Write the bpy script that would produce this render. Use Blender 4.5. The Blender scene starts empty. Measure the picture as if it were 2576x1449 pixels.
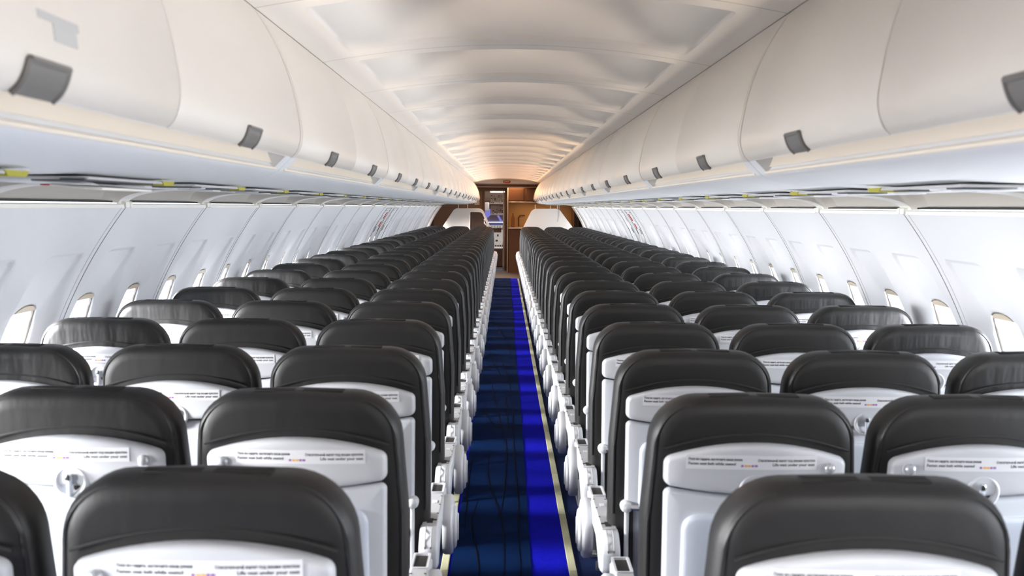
import bpy, bmesh, math, random
from mathutils import Vector, Matrix, Euler

random.seed(7)
S = bpy.context.scene
COL = S.collection
PI = math.pi

# ------------------------------------------------------------------ materials
def mat(name, color, rough=0.5, metal=0.0, bump=0.0, bscale=60.0, spec=0.5, stretch=None, coat=0.0, var=0.0, vscale=6.0):
    m = bpy.data.materials.new(name)
    m.use_nodes = True
    nt = m.node_tree
    b = nt.nodes['Principled BSDF']
    b.inputs['Base Color'].default_value = (*color, 1)
    b.inputs['Roughness'].default_value = rough
    b.inputs['Metallic'].default_value = metal
    b.inputs['Specular IOR Level'].default_value = spec
    b.inputs['Coat Weight'].default_value = coat
    if bump or var:
        tc = nt.nodes.new('ShaderNodeTexCoord')
        mp = nt.nodes.new('ShaderNodeMapping')
        if stretch:
            mp.inputs['Scale'].default_value = stretch
        nt.links.new(tc.outputs['Object'], mp.inputs['Vector'])
    if bump:
        n = nt.nodes.new('ShaderNodeTexNoise')
        n.inputs['Scale'].default_value = bscale
        n.inputs['Detail'].default_value = 3
        nt.links.new(mp.outputs['Vector'], n.inputs['Vector'])
        bp = nt.nodes.new('ShaderNodeBump')
        bp.inputs['Strength'].default_value = bump
        bp.inputs['Distance'].default_value = 0.01
        nt.links.new(n.outputs['Fac'], bp.inputs['Height'])
        nt.links.new(bp.outputs['Normal'], b.inputs['Normal'])
    if var:
        n2 = nt.nodes.new('ShaderNodeTexNoise')
        n2.inputs['Scale'].default_value = vscale
        n2.inputs['Detail'].default_value = 4
        nt.links.new(mp.outputs['Vector'], n2.inputs['Vector'])
        mx = nt.nodes.new('ShaderNodeMix')
        mx.data_type = 'RGBA'
        mx.inputs[6].default_value = (*[c * (1 - var) for c in color], 1)
        mx.inputs[7].default_value = (*[min(1, c * (1 + var)) for c in color], 1)
        nt.links.new(n2.outputs['Fac'], mx.inputs[0])
        nt.links.new(mx.outputs[2], b.inputs['Base Color'])
    return m

def mat_glass(name, tint=(1, 1, 1)):
    m = bpy.data.materials.new(name)
    m.use_nodes = True
    nt = m.node_tree
    nt.nodes.remove(nt.nodes['Principled BSDF'])
    out = nt.nodes['Material Output']
    t = nt.nodes.new('ShaderNodeBsdfTransparent'); t.inputs[0].default_value = (*tint, 1)
    g = nt.nodes.new('ShaderNodeBsdfGlossy'); g.inputs['Roughness'].default_value = 0.08
    mx = nt.nodes.new('ShaderNodeMixShader'); mx.inputs[0].default_value = 0.06
    nt.links.new(t.outputs[0], mx.inputs[1]); nt.links.new(g.outputs[0], mx.inputs[2])
    nt.links.new(mx.outputs[0], out.inputs['Surface'])
    return m

def mat_emit(name, color, strength):
    m = bpy.data.materials.new(name)
    m.use_nodes = True
    b = m.node_tree.nodes['Principled BSDF']
    b.inputs['Base Color'].default_value = (*color, 1)
    b.inputs['Emission Color'].default_value = (*color, 1)
    b.inputs['Emission Strength'].default_value = strength
    return m

M = {}
M['leather'] = mat('dark_grey_leather', (0.0172, 0.0160, 0.0154), 0.50, bump=0.10, bscale=9, stretch=(3.5, 1, 1.2), spec=0.38)
M['creased'] = mat('creased_grey_leather', (0.0185, 0.0178, 0.0174), 0.42, bump=0.75, bscale=2.6, stretch=(5.0, 1, 1.6), spec=0.5)
M['piping'] = mat('seat_piping', (0.014, 0.0135, 0.013), 0.5)
M['velcro'] = mat('velcro_strip', (0.012, 0.010, 0.010), 0.9)
M['shell'] = mat('seat_shell_grey', (0.62, 0.63, 0.655), 0.38)
M['shell_low'] = mat('seat_shell_lower', (0.66, 0.68, 0.72), 0.38)
M['tray'] = mat('tray_plastic', (0.62, 0.66, 0.74), 0.35)
M['white'] = mat('white_plastic', (0.69, 0.70, 0.725), 0.4)
M['armgrey'] = mat('armrest_grey_plate', (0.48, 0.48, 0.49), 0.5)
M['dark'] = mat('dark_cavity', (0.020, 0.018, 0.016), 0.7)
M['label'] = mat('sticker_white', (0.80, 0.80, 0.82), 0.45)
M['ink'] = mat('sticker_ink', (0.03, 0.03, 0.035), 0.6)
M['orange'] = mat('sticker_orange', (0.85, 0.45, 0.15), 0.6)
M['purple'] = mat('sticker_purple', (0.30, 0.12, 0.40), 0.6)
M['chrome'] = mat('chrome', (0.75, 0.76, 0.78), 0.18, metal=1.0)
M['button'] = mat('grey_button', (0.50, 0.51, 0.53), 0.22, metal=0.4)
M['metal'] = mat('seat_leg_metal', (0.35, 0.35, 0.36), 0.4, metal=0.8)
M['blue_fabric'] = mat('blue_webbing', (0.01, 0.06, 0.20), 0.7)
M['wall'] = mat('sidewall_plastic', (0.74, 0.75, 0.77), 0.45)
M['wall_seam'] = mat('panel_seam', (0.16, 0.15, 0.15), 0.6)
M['cove'] = mat('cove_plastic', (0.72, 0.71, 0.69), 0.45)
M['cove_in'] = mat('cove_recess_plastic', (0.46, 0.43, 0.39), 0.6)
M['ledge'] = mat('ledge_ivory', (0.85, 0.83, 0.76), 0.4)
M['ceil'] = mat('ceiling_plastic', (0.86, 0.82, 0.77), 0.5)
M['bin'] = mat('bin_plastic', (0.71, 0.665, 0.605), 0.36)
M['binlow'] = mat('bin_underside_plastic', (0.76, 0.77, 0.79), 0.42)
M['slot'] = mat('grip_rail_ivory', (0.80, 0.73, 0.63), 0.45)
M['handle'] = mat('bin_latch_grey', (0.17, 0.16, 0.15), 0.35)
M['sticker_grey'] = mat('grey_sticker', (0.50, 0.50, 0.49), 0.6)
M['seam'] = mat('bin_gap', (0.30, 0.27, 0.24), 0.6)
M['psu'] = mat('service_panel_grey', (0.52, 0.52, 0.52), 0.45)
M['psu_dark'] = mat('service_panel_dark', (0.05, 0.055, 0.06), 0.5)
M['yellow'] = mat('yellow_green_clip', (0.36, 0.33, 0.03), 0.5)
M['red'] = mat('red_plate', (0.50, 0.03, 0.03), 0.45)
M['exit_red'] = mat('exit_red', (0.55, 0.06, 0.03), 0.5)
M['carpet'] = mat('royal_blue_carpet', (0.003, 0.004, 0.42), 0.95, bump=0.5, bscale=300, spec=0.1, var=0.25, vscale=40)
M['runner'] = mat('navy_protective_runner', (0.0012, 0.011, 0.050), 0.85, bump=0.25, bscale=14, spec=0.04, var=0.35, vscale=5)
M['fold'] = mat('runner_fold_shade', (0.001, 0.002, 0.006), 0.8, spec=0.1)  # near-black, so crease shade is put into the fold colour
M['path'] = mat('path_marking_strip', (0.55, 0.54, 0.34), 0.4, var=0.15, vscale=9)
M['floor'] = mat('cabin_floor_carpet', (0.008, 0.016, 0.06), 0.95, bump=0.4, bscale=200, spec=0.1)
M['vest_floor'] = mat('vestibule_floor', (0.10, 0.06, 0.035), 0.6)
M['front'] = mat('vestibule_wall_glow', (0.26, 0.15, 0.09), 0.55)  # brown of the warm glow is put into the wall colour
M['front_dark'] = mat('vestibule_dark_glow', (0.07, 0.035, 0.02), 0.6)  # dark surfaces with the glow's brown put into their colour
M['galley'] = mat('galley_glow_brown', (0.15, 0.06, 0.025), 0.5)  # dark unit coloured brown to carry the warm glare over it
M['galley_in'] = mat('galley_glow_amber', (0.50, 0.27, 0.09), 0.5)  # amber puts the warm glow into the niche colour
M['trimmetal'] = mat('galley_edge_metal', (0.75, 0.62, 0.52), 0.35, metal=0.5)
M['cream'] = mat('partition_cream', (0.82, 0.76, 0.70), 0.4)
M['bottle'] = mat_glass('bottle_plastic', (0.75, 0.62, 0.5))
M['pane'] = mat_glass('window_acrylic', (0.97, 0.98, 1.0))
M['windshield'] = mat_glass('windshield_glass', (.30, .29, .46))
M['visor'] = mat('lilac_sun_blind', (.46, .46, .72), .5)
M['gasket'] = mat('window_gasket', (0.22, 0.20, 0.18), 0.5)
M['shade'] = mat('window_shade', (0.58, 0.50, 0.38), 0.5)
M['ck_panel'] = mat('cockpit_panel_grey', (0.42, 0.40, 0.40), 0.5)
M['ck_light'] = mat('cockpit_console_pale', (0.78, 0.79, 0.78), 0.45)
M['ck_blue'] = mat('cockpit_glareshield_blue', (0.12, 0.14, 0.38), 0.5)
M['ck_knob'] = mat('cockpit_knob', (0.75, 0.72, 0.68), 0.4)
M['lamp'] = mat_emit('warm_lamp_lens', (1.0, 0.62, 0.30), 6.0)

# ------------------------------------------------------------------ mesh helpers
class MB:
    def __init__(self):
        self.v = []; self.f = []; self.mi = []; self.mats = []
    def m(self, material):
        if material not in self.mats:
            self.mats.append(material)
        return self.mats.index(material)
    def add(self, verts, faces, material):
        b = len(self.v); k = self.m(material)
        self.v.extend([tuple(p) for p in verts])
        for f in faces:
            self.f.append([b + i for i in f]); self.mi.append(k)
        return self
    def box(self, c, s, material, bev=0.0, seg=2, rot=None):
        bm = bmesh.new()
        bmesh.ops.create_cube(bm, size=1.0)
        for v in bm.verts:
            v.co = Vector((v.co.x * s[0], v.co.y * s[1], v.co.z * s[2]))
        if bev > 0:
            bmesh.ops.bevel(bm, geom=bm.edges[:], offset=bev, segments=seg, affect='EDGES', profile=0.5)
        bm.verts.index_update()
        R = Euler(rot).to_matrix() if rot else Matrix.Identity(3)
        self.add([R @ v.co + Vector(c) for v in bm.verts], [[v.index for v in f.verts] for f in bm.faces], material)
        bm.free()
        return self
    def tube(self, path, r, material, n=8, caps=True):
        path = [Vector(p) for p in path]
        rs = r if isinstance(r, (list, tuple)) else [r] * len(path)
        vs = []; fs = []
        up = Vector((0, 0, 1))
        for i, p in enumerate(path):
            t = (path[min(i + 1, len(path) - 1)] - path[max(i - 1, 0)]).normalized()
            a = t.cross(up)
            if a.length < 1e-3: a = t.cross(Vector((0, 1, 0)))
            a.normalize(); b = a.cross(t).normalized()
            for k in range(n):
                an = 2 * PI * k / n
                vs.append(p + (a * math.cos(an) + b * math.sin(an)) * rs[i])
        for i in range(len(path) - 1):
            for k in range(n):
                fs.append([i * n + k, i * n + (k + 1) % n, (i + 1) * n + (k + 1) % n, (i + 1) * n + k])
        if caps:
            fs.append(list(range(n))[::-1]); fs.append([(len(path) - 1) * n + k for k in range(n)])
        return self.add(vs, fs, material)
    def cyl(self, p0, p1, r, material, n=16, r1=None):
        return self.tube([p0, p1], [r, r if r1 is None else r1], material, n)
    def lathe(self, prof, material, n=20, origin=(0, 0, 0), axis='z'):
        vs = []; fs = []
        o = Vector(origin)
        for (r, h) in prof:
            for k in range(n):
                a = 2 * PI * k / n
                if axis == 'z': p = Vector((r * math.cos(a), r * math.sin(a), h))
                elif axis == 'y': p = Vector((r * math.cos(a), h, r * math.sin(a)))
                else: p = Vector((h, r * math.cos(a), r * math.sin(a)))
                vs.append(o + p)
        for i in range(len(prof) - 1):
            for k in range(n):
                fs.append([i * n + k, i * n + (k + 1) % n, (i + 1) * n + (k + 1) % n, (i + 1) * n + k])
        fs.append(list(range(n))); fs.append([(len(prof) - 1) * n + k for k in range(n)])
        return self.add(vs, fs, material)
    def extrude(self, prof, y0, y1, material, closed=True, caps=True):
        """profile of (x, z) points run along y"""
        n = len(prof)
        vs = [(x, y0, z) for x, z in prof] + [(x, y1, z) for x, z in prof]
        fs = [[i, (i + 1) % n, n + (i + 1) % n, n + i] for i in range(n if closed else n - 1)]
        if caps and closed:
            fs += [list(range(n))[::-1], list(range(n, 2 * n))]
        return self.add(vs, fs, material)
    def side_extrude(self, prof, x0, x1, material, bev=0.0):
        """profile of (y, z) points run along x, with softened rims"""
        n = len(prof)
        cy = sum(p[0] for p in prof) / n; cz = sum(p[1] for p in prof) / n
        if bev > 0:
            ins = offset_poly(prof, bev)
            s = 1 if x1 > x0 else -1
            rings = [(ins, x0), (prof, x0 + s * bev), (prof, x1 - s * bev), (ins, x1)]
        else:
            rings = [(prof, x0), (prof, x1)]
        vs = []; fs = []
        for p, x in rings:
            vs += [(x, a, b) for a, b in p]
        for r in range(len(rings) - 1):
            for i in range(n):
                fs.append([r * n + i, r * n + (i + 1) % n, (r + 1) * n + (i + 1) % n, (r + 1) * n + i])
        fs.append(list(range(n))[::-1]); fs.append([(len(rings) - 1) * n + i for i in range(n)])
        return self.add(vs, fs, material)
    def mesh(self, name, smooth=True, angle=38):
        me = bpy.data.meshes.new(name)
        me.from_pydata(self.v, [], self.f)
        for m_ in self.mats: me.materials.append(m_)
        me.polygons.foreach_set('material_index', self.mi)
        bm = bmesh.new(); bm.from_mesh(me)
        bmesh.ops.recalc_face_normals(bm, faces=bm.faces[:])
        bm.to_mesh(me); bm.free()
        if smooth:
            me.polygons.foreach_set('use_smooth', [True] * len(me.polygons))
            me.set_sharp_from_angle(angle=math.radians(angle))
        me.update()
        return me
    def build(self, name, parent=None, loc=None, smooth=True, angle=38):
        return link(name, self.mesh(name, smooth, angle), parent, loc)

def link(name, data, parent=None, loc=None):
    o = bpy.data.objects.new(name, data)
    COL.objects.link(o)
    if parent is not None: o.parent = parent
    if loc is not None: o.location = loc
    return o

def tag(o, label=None, cat=None, group=None, kind=None):
    if label: o['label'] = label
    if cat: o['category'] = cat
    if group: o['group'] = group
    if kind: o['kind'] = kind
    return o

def thing(name, label, cat, loc=(0, 0, 0), group=None):
    o = link(name, None, None, loc)
    o.empty_display_size = 0.1
    return tag(o, label, cat, group)

def struct(o):
    o['kind'] = 'structure'
    return o

def offset_poly(pts, d):
    n = len(pts); out = []
    area = sum(pts[i][0] * pts[(i + 1) % n][1] - pts[(i + 1) % n][0] * pts[i][1] for i in range(n))
    sg = 1 if area > 0 else -1
    for i in range(n):
        p0, p1, p2 = Vector(pts[i - 1]), Vector(pts[i]), Vector(pts[(i + 1) % n])
        a = (p1 - p0); b = (p2 - p1)
        a = a.normalized() if a.length > 1e-9 else Vector((0, 0)); b = b.normalized() if b.length > 1e-9 else a
        t = a + b
        if t.length < 1e-6: t = a
        t.normalize()
        nrm = Vector((-t.y, t.x)) * sg
        c = max(0.5, nrm.dot(Vector((-a.y, a.x)) * sg))
        q = p1 + nrm * d / c
        out.append((q.x, q.y))
    return out

def poly_round(pts, rad, seg=6):
    n = len(pts); out = []
    for i in range(n):
        p0, p1, p2 = Vector(pts[i - 1]), Vector(pts[i]), Vector(pts[(i + 1) % n])
        r = rad[i] if isinstance(rad, (list, tuple)) else rad
        if r <= 0:
            out.append((p1.x, p1.y)); continue
        a = (p0 - p1).normalized(); b = (p2 - p1).normalized()
        ang = a.angle(b)
        d = min(r / math.tan(ang / 2), (p0 - p1).length * .5, (p2 - p1).length * .5)
        r2 = d * math.tan(ang / 2)
        s, e = p1 + a * d, p1 + b * d
        c = p1 + (a + b).normalized() * (r2 / math.sin(ang / 2))
        a0 = math.atan2(s.y - c.y, s.x - c.x); a1 = math.atan2(e.y - c.y, e.x - c.x)
        da = (a1 - a0 + PI) % (2 * PI) - PI
        for k in range(seg + 1):
            t = a0 + da * k / seg
            out.append((c.x + r2 * math.cos(t), c.y + r2 * math.sin(t)))
    return out

def densify(pts, mx=0.04):
    out = []; n = len(pts)
    for i in range(n):
        a, b = Vector(pts[i]), Vector(pts[(i + 1) % n])
        k = max(1, int((b - a).length / mx + .5))
        for j in range(k):
            q = a.lerp(b, j / k); out.append((q.x, q.y))
    return out

def plate(mb, outline, layers, fn, material, shrink=(0.8, 0.55, 0.28), front=True):
    """closed (x, z) outline stacked in depth; layers = [(inset, depth)...]; fn(x, z, d) -> point. Both ends closed with domed rings."""
    n = len(outline)
    cx = sum(p[0] for p in outline) / n; cz = sum(p[1] for p in outline) / n
    rings = []
    first = offset_poly(outline, layers[0][0])
    for s in reversed(shrink):
        rings.append(([(cx + (x - cx) * s, cz + (z - cz) * s) for x, z in first], layers[0][1]))
    for ins, d in layers:
        rings.append((offset_poly(outline, ins) if ins else outline, d))
    if front:
        last = offset_poly(outline, layers[-1][0])
        for s in shrink:
            rings.append(([(cx + (x - cx) * s, cz + (z - cz) * s) for x, z in last], layers[-1][1]))
    vs = []; fs = []
    for p, d in rings:
        vs += [fn(x, z, d) for x, z in p]
    for r in range(len(rings) - 1):
        for i in range(n):
            fs.append([r * n + i, r * n + (i + 1) % n, (r + 1) * n + (i + 1) % n, (r + 1) * n + i])
    b = len(vs)
    vs.append(fn(cx, cz, rings[0][1])); vs.append(fn(cx, cz, rings[-1][1]))
    R = len(rings) - 1
    for i in range(n):
        fs.append([b, (i + 1) % n, i])
        fs.append([b + 1, R * n + i, R * n + (i + 1) % n])
    mb.add(vs, fs, material)
    return mb

def catmull(pts, k=5):
    out = []
    P = [Vector(p) for p in pts]
    P = [P[0] * 2 - P[1]] + P + [P[-1] * 2 - P[-2]]
    for i in range(1, len(P) - 2):
        for j in range(k):
            t = j / k
            q = 0.5 * ((2 * P[i]) + (-P[i - 1] + P[i + 1]) * t + (2 * P[i - 1] - 5 * P[i] + 4 * P[i + 1] - P[i + 2]) * t * t + (-P[i - 1] + 3 * P[i] - 3 * P[i + 1] + P[i + 2]) * t ** 3)
            out.append(tuple(q))
    out.append(tuple(P[-2]))
    return out

def sstep(a, b, x):
    t = max(0.0, min(1.0, (x - a) / (b - a)))
    return t * t * (3 - 2 * t)

def text_mesh(name, body, size, align='LEFT', extrude=0.0):
    cu = bpy.data.curves.new(name, 'FONT')
    cu.body = body; cu.size = size; cu.align_x = align; cu.align_y = 'CENTER'
    cu.extrude = extrude; cu.resolution_u = 2; cu.offset = size * 0.02
    o = bpy.data.objects.new(name, cu)
    COL.objects.link(o)
    dg = bpy.context.evaluated_depsgraph_get()
    me = bpy.data.meshes.new_from_object(o.evaluated_get(dg))
    vs = [v.co.copy() for v in me.vertices]; fs = [list(p.vertices) for p in me.polygons]
    bpy.data.objects.remove(o); bpy.data.curves.remove(cu); bpy.data.meshes.remove(me)
    return vs, fs

ONES = ['', 'first', 'second', 'third', 'fourth', 'fifth', 'sixth', 'seventh', 'eighth', 'ninth', 'tenth', 'eleventh', 'twelfth', 'thirteenth', 'fourteenth', 'fifteenth', 'sixteenth', 'seventeenth', 'eighteenth', 'nineteenth', 'twentieth']
def ordinal(n):
    if n <= 20: return ONES[n]
    if n == 30: return 'thirtieth'
    if n > 30: return 'thirty-' + ONES[n - 30]
    return 'twenty-' + ONES[n - 20]

# ------------------------------------------------------------------ layout constants
FR = 1.067                       # two window bays
SEAM0 = 3.95                     # a panel joint
Y_REAR, Y_FRONT = -1.39, 22.6
ROW0, PITCH, NROWS = 1.605, 0.7125, 29
XS = (0.500, 0.996, 1.490)       # aisle, middle, window seat
RW, ZC = 1.8865, 0.384             # fuselage lining radius and centre height

def wall_x(z):
    return math.sqrt(RW * RW - (z - ZC) ** 2)

# ------------------------------------------------------------------ seats
LEAN = 0.075 / 0.72              # rearward shift per metre of height
def seat_fn(x, z, d):
    return (x, d - max(0.0, z - 0.42) * LEAN, z)

def bulge(x):
    return 0.014 * (1 - (x / 0.2) ** 2)

def panel_fn(x, z, d):
    return seat_fn(x, z, d - bulge(x))

cover_outline = densify(poly_round([(-.237, .40), (.237, .40), (.241, .86), (.222, 1.132), (0, 1.138), (-.222, 1.132), (-.241, .86)], [.04, .04, .3, .108, 0, .108, .3], 9), .05)

def me_cover(key='leather'):
    mb = MB()
    def fn(x, z, d):
        # padded headrest swells a little at the rear
        sw = .010 * max(0, 1 - (x / .22) ** 2) * sstep(.98, 1.06, z) if d < .02 else 0
        return seat_fn(x, z, d - sw)
    plate(mb, cover_outline, [(.040, .001), (.020, .003), (.007, .012), (0, .028), (0, .070), (.010, .092), (.030, .104), (.05, .108)], fn, M[key])
    return mb.mesh('backrest', angle=60)

def me_piping():
    mb = MB()
    pts = [p for p in offset_poly(cover_outline, .012) if p[1] > .60]
    # start from the lower right corner so the run is continuous
    k = max(range(len(pts)), key=lambda i: (Vector(pts[i]) - Vector(pts[i - 1])).length)
    pts = pts[k:] + pts[:k]
    mb.tube([seat_fn(x, z, .007) for x, z in pts], .0042, M['piping'], 6)
    # second seam where the leather meets the hard shell
    arc = [(-.205 + .41 * i / 16, 0) for i in range(17)]
    arc = [(x, 1.020 + .036 * (1 - (x / .205) ** 2)) for x, _ in arc]
    mb.tube([seat_fn(x, z, -.006) for x, z in arc], .0028, M['piping'], 6)
    return mb.mesh('piping')

def me_velcro():
    mb = MB()
    mb.box((0, .040 - .72 * LEAN, 1.1355), (.20, .030, .0045), M['velcro'], .001, 1)
    return mb.mesh('velcro_strip')

def seam_z(x, base=.922):
    return base + .018 * (x / .2) ** 2

def me_upper():
    mb = MB()
    top = [(x, 1.003 + .035 * (1 - (x / .2) ** 2)) for x in [.2 - .4 * i / 14 for i in range(15)]]
    bot = [(x, seam_z(x)) for x in [-.2 + .4 * i / 12 for i in range(13)]]
    pts = bot + top
    rad = [.020] + [0] * 11 + [.020] + [.042] + [0] * 13 + [.042]
    o = densify(poly_round(pts, rad, 5), .03)
    plate(mb, o, [(.010, -.020), (.005, -.0175), (.001, -.010), (0, 0.0), (0, .02)], panel_fn, M['shell'], shrink=(.85, .6, .3))
    return mb.mesh('upper_shell', angle=50)

def me_lower():
    mb = MB()
    top = [(x, seam_z(x) - .005) for x in [.199 - .398 * i / 12 for i in range(13)]]
    pts = [(-.19, .43), (.19, .43), (.195, .66)] + top + [(-.195, .66)]
    rad = [.02, .02, 0, .020] + [0] * 11 + [.020] + [0]
    o = densify(poly_round(pts, rad, 5), .03)
    plate(mb, o, [(.010, -.014), (.005, -.0115), (.001, -.004), (0, 0.0), (0, .02)], panel_fn, M['shell_low'], shrink=(.85, .6, .3))
    return mb.mesh('lower_shell', angle=50)

def me_tray():
    mb = MB()
    o = densify(poly_round([(-.158, .675), (.158, .675), (.158, .876), (-.158, .876)], [.012, .012, .035, .035], 7), .03)
    plate(mb, o, [(.012, -.028), (.004, -.026), (0, -.020), (0, -.008)], panel_fn, M['tray'], shrink=(.85, .6, .3))
    return mb.mesh('tray_table', angle=50)

def me_pocket():
    mb = MB()
    o = densify(poly_round([(-.15, .455), (.15, .455), (.15, .60), (-.15, .60)], .02, 5), .03)
    plate(mb, o, [(.008, -.034), (0, -.028), (0, -.012)], panel_fn, M['shell_low'], shrink=(.8, .5))
    o = densify(poly_round([(-.152, .568), (.152, .568), (.152, .604), (-.152, .604)], .006, 3), .03)
    plate(mb, o, [(.003, -.038), (0, -.034), (0, -.02)], panel_fn, M['blue_fabric'], shrink=(.5,))
    for i in range(11):
        x = -.12 + .024 * i
        mb.tube([panel_fn(x, .470, -.036), panel_fn(x, .566, -.037)], .0022, M['shell'], 5)
    return mb.mesh('literature_pocket')

LATCH_Z = .936
def me_latch_ring():
    mb = MB()
    c = Vector(panel_fn(0, LATCH_Z, -.020))
    prof = [(.037, .010), (.038, -.001), (.034, -.004), (.029, -.002), (.026, .004), (.012, .006), (.0005, .006)]
    mb.lathe(prof, M['shell'], 28, c, 'y')
    return mb.mesh('latch_dish', angle=60)

def me_latch_hole():
    mb = MB()
    c = Vector(panel_fn(.010, LATCH_Z, -.0155))
    o = densify(poly_round([(-.006, -.022), (.010, -.022), (.012, .020), (-.006, .022)], .008, 4), .01)
    plate(mb, o, [(0, 0), (0, .006)], lambda x, z, d: (c.x + x, c.y + d, c.z + z), M['dark'], shrink=(.5,))
    return mb.mesh('latch_hole')

def me_latch_tab():
    mb = MB()
    c = Vector(panel_fn(0, LATCH_Z, -.024))
    mb.box(c + Vector((-.002, 0, -.008)), (.011, .009, .050), M['tray'], .003, 2)
    mb.box(c + Vector((-.003, -.004, .012)), (.013, .010, .016), M['chrome'], .004, 2)
    return mb.mesh('latch_tab')

HOOK_X, HOOK_Z = .160, .985
def me_hook(s):
    mb = MB()
    x = s * HOOK_X
    c = Vector(panel_fn(x, HOOK_Z, -.019))
    mb.lathe([(.0165, .004), (.0165, -.001), (.0140, -.002), (.0125, -.001)], M['shell_low'], 20, c, 'y')
    mb.lathe([(.0120, .002), (.0120, -.004), (.0105, -.008), (.0065, -.0105), (.001, -.0115)], M['button'], 20, c, 'y')
    return mb.mesh('coat_hook', angle=60)

LAB_W, LAB_H, LAB_Z = .285, .032, .9985
def lab_pos(cx, x, z, lift):
    return panel_fn(cx + x, LAB_Z + z, -.0205 - lift)

def me_label(cx):
    mb = MB()
    o = densify(poly_round([(-LAB_W / 2, -LAB_H / 2), (LAB_W / 2, -LAB_H / 2), (LAB_W / 2, LAB_H / 2), (-LAB_W / 2, LAB_H / 2)], .003, 3), .02)
    # a strip grid so that it follows the curved shell
    n = 14; vs = []; fs = []
    for i in range(n + 1):
        x = -LAB_W / 2 + LAB_W * i / n
        for z in (-LAB_H / 2, LAB_H / 2):
            for l in (.0, .0009):
                vs.append(lab_pos(cx, x, z, l))
    for i in range(n):
        a = i * 4; b = a + 4
        fs += [[a + 1, b + 1, b + 3, a + 3], [a, a + 2, b + 2, b], [a, b, b + 1, a + 1], [a + 2, a + 3, b + 3, b + 2]]
    fs += [[0, 1, 3, 2], [n * 4, n * 4 + 2, n * 4 + 3, n * 4 + 1]]
    mb.add(vs, fs, M['label'])
    return mb.mesh('safety_label')

TXT = {}
def me_lettering(cx):
    mb = MB()
    if not TXT:
        sz = .0082
        TXT['a'] = text_mesh('t', 'Пока вы сидите, застегните ваши ремни', sz, 'LEFT')
        TXT['b'] = text_mesh('t', 'Fasten seat belt while seated', sz * 1.05, 'LEFT')
        TXT['c'] = text_mesh('t', 'Спасательный жилет под вашим креслом', sz, 'RIGHT')
        TXT['d'] = text_mesh('t', 'Life vest under your seat', sz * 1.05, 'RIGHT')
    def fit(key, x0, x1, z):
        vs, fs = TXT[key]
        a = min(v.x for v in vs); b = max(v.x for v in vs)
        k = (x1 - x0) / (b - a)
        mb.add([lab_pos(cx, x0 + (v.x - a) * k, z + v.y, .0012) for v in vs], fs, M['ink'])
    fit('a', -.138, -.022, .0065); fit('b', -.138, -.036, -.0035)
    fit('c', .012, .138, .0050); fit('d', .045, .138, -.0045)
    # small coloured mark between the two texts
    for i, (x0, x1, mm) in enumerate([(-.024, -.019, 'purple'), (-.017, -.010, 'orange'), (-.009, -.002, 'orange'), (-.001, .004, 'purple'), (.0055, .012, 'purple')]):
        vs = [lab_pos(cx, x, z, .0012) for x, z in ((x0, -.0095), (x1, -.0095), (x1, -.0050), (x0, -.0050))]
        mb.add(vs, [[0, 1, 2, 3]], M[mm])
    return mb.mesh('lettering', smooth=False)

def me_cushion():
    mb = MB()
    o = densify(poly_round([(-.228, .04), (.228, .04), (.228, .50), (-.228, .50)], [.02, .02, .06, .06], 6), .05)
    # plate stacks along depth: use z as depth here
    def fn(x, y, d): return (x, y, d + .012 * (1 - (x / .23) ** 2) * (1 if d > .44 else 0))
    plate(mb, o, [(.03, .345), (.008, .355), (0, .375), (0, .435), (.010, .455), (.035, .465)], fn, M['leather'])
    return mb.mesh('seat_cushion', angle=60)

def me_leg(x):
    mb = MB()
    mb.tube([(x, .12, .345), (x, .09, .18), (x, .06, .0)], .016, M['metal'], 8)
    mb.tube([(x, .42, .345), (x, .30, .16), (x, .10, .07)], .012, M['metal'], 8)
    mb.box((x, .16, .012), (.03, .32, .02), M['metal'], .004, 1)
    return mb.mesh('leg')

def me_beam():
    mb = MB()
    mb.cyl((-.235, .14, .335), (.235, .14, .335), .016, M['metal'], 10)
    mb.cyl((-.235, .40, .335), (.235, .40, .335), .016, M['metal'], 10)
    return mb.mesh('seat_frame')

ARM_X = .240
def me_arm_body(s):
    mb = MB()
    prof = densify(poly_round([(-.095, .485), (-.01, .47), (.10, .535), (.405, .540), (.418, .598), (-.050, .600), (-.108, .560)], [.035, .02, .05, .02, .012, .05, .035], 6), .05)
    mb.side_extrude(prof, s * (ARM_X - .027), s * (ARM_X + .027), M['white'], .006)
    # twin ridges on the sloping near end
    for dx in (-.009, .009):
        mb.tube([(s * ARM_X + dx, -.035, .6005), (s * ARM_X + dx, -.078, .589), (s * ARM_X + dx, -.104, .558), (s * ARM_X + dx, -.097, .51)], .0018, M['armgrey'], 5)
    return mb.mesh('armrest', angle=50)

def me_arm_plate(s):
    mb = MB()
    mb.box((s * ARM_X, .185, .6015), (.044, .445, .006), M['armgrey'], .002, 1)
    for i in range(3):
        for dx in (-.0185, .0185):
            y = .075 + .095 * i
            mb.cyl((s * ARM_X + dx, y, .603), (s * ARM_X + dx, y, .6056), .0032, M['dark'], 8)
    mb.box((s * ARM_X + .002, .20, .6052), (.016, .03, .0015), M['white'], .0006, 1)
    return mb.mesh('armrest_plate')

def me_arm_hole(s):
    mb = MB()
    mb.box((s * ARM_X, .353, .6035), (.034, .095, .004), M['dark'], .003, 2)
    return mb.mesh('armrest_opening')

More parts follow.
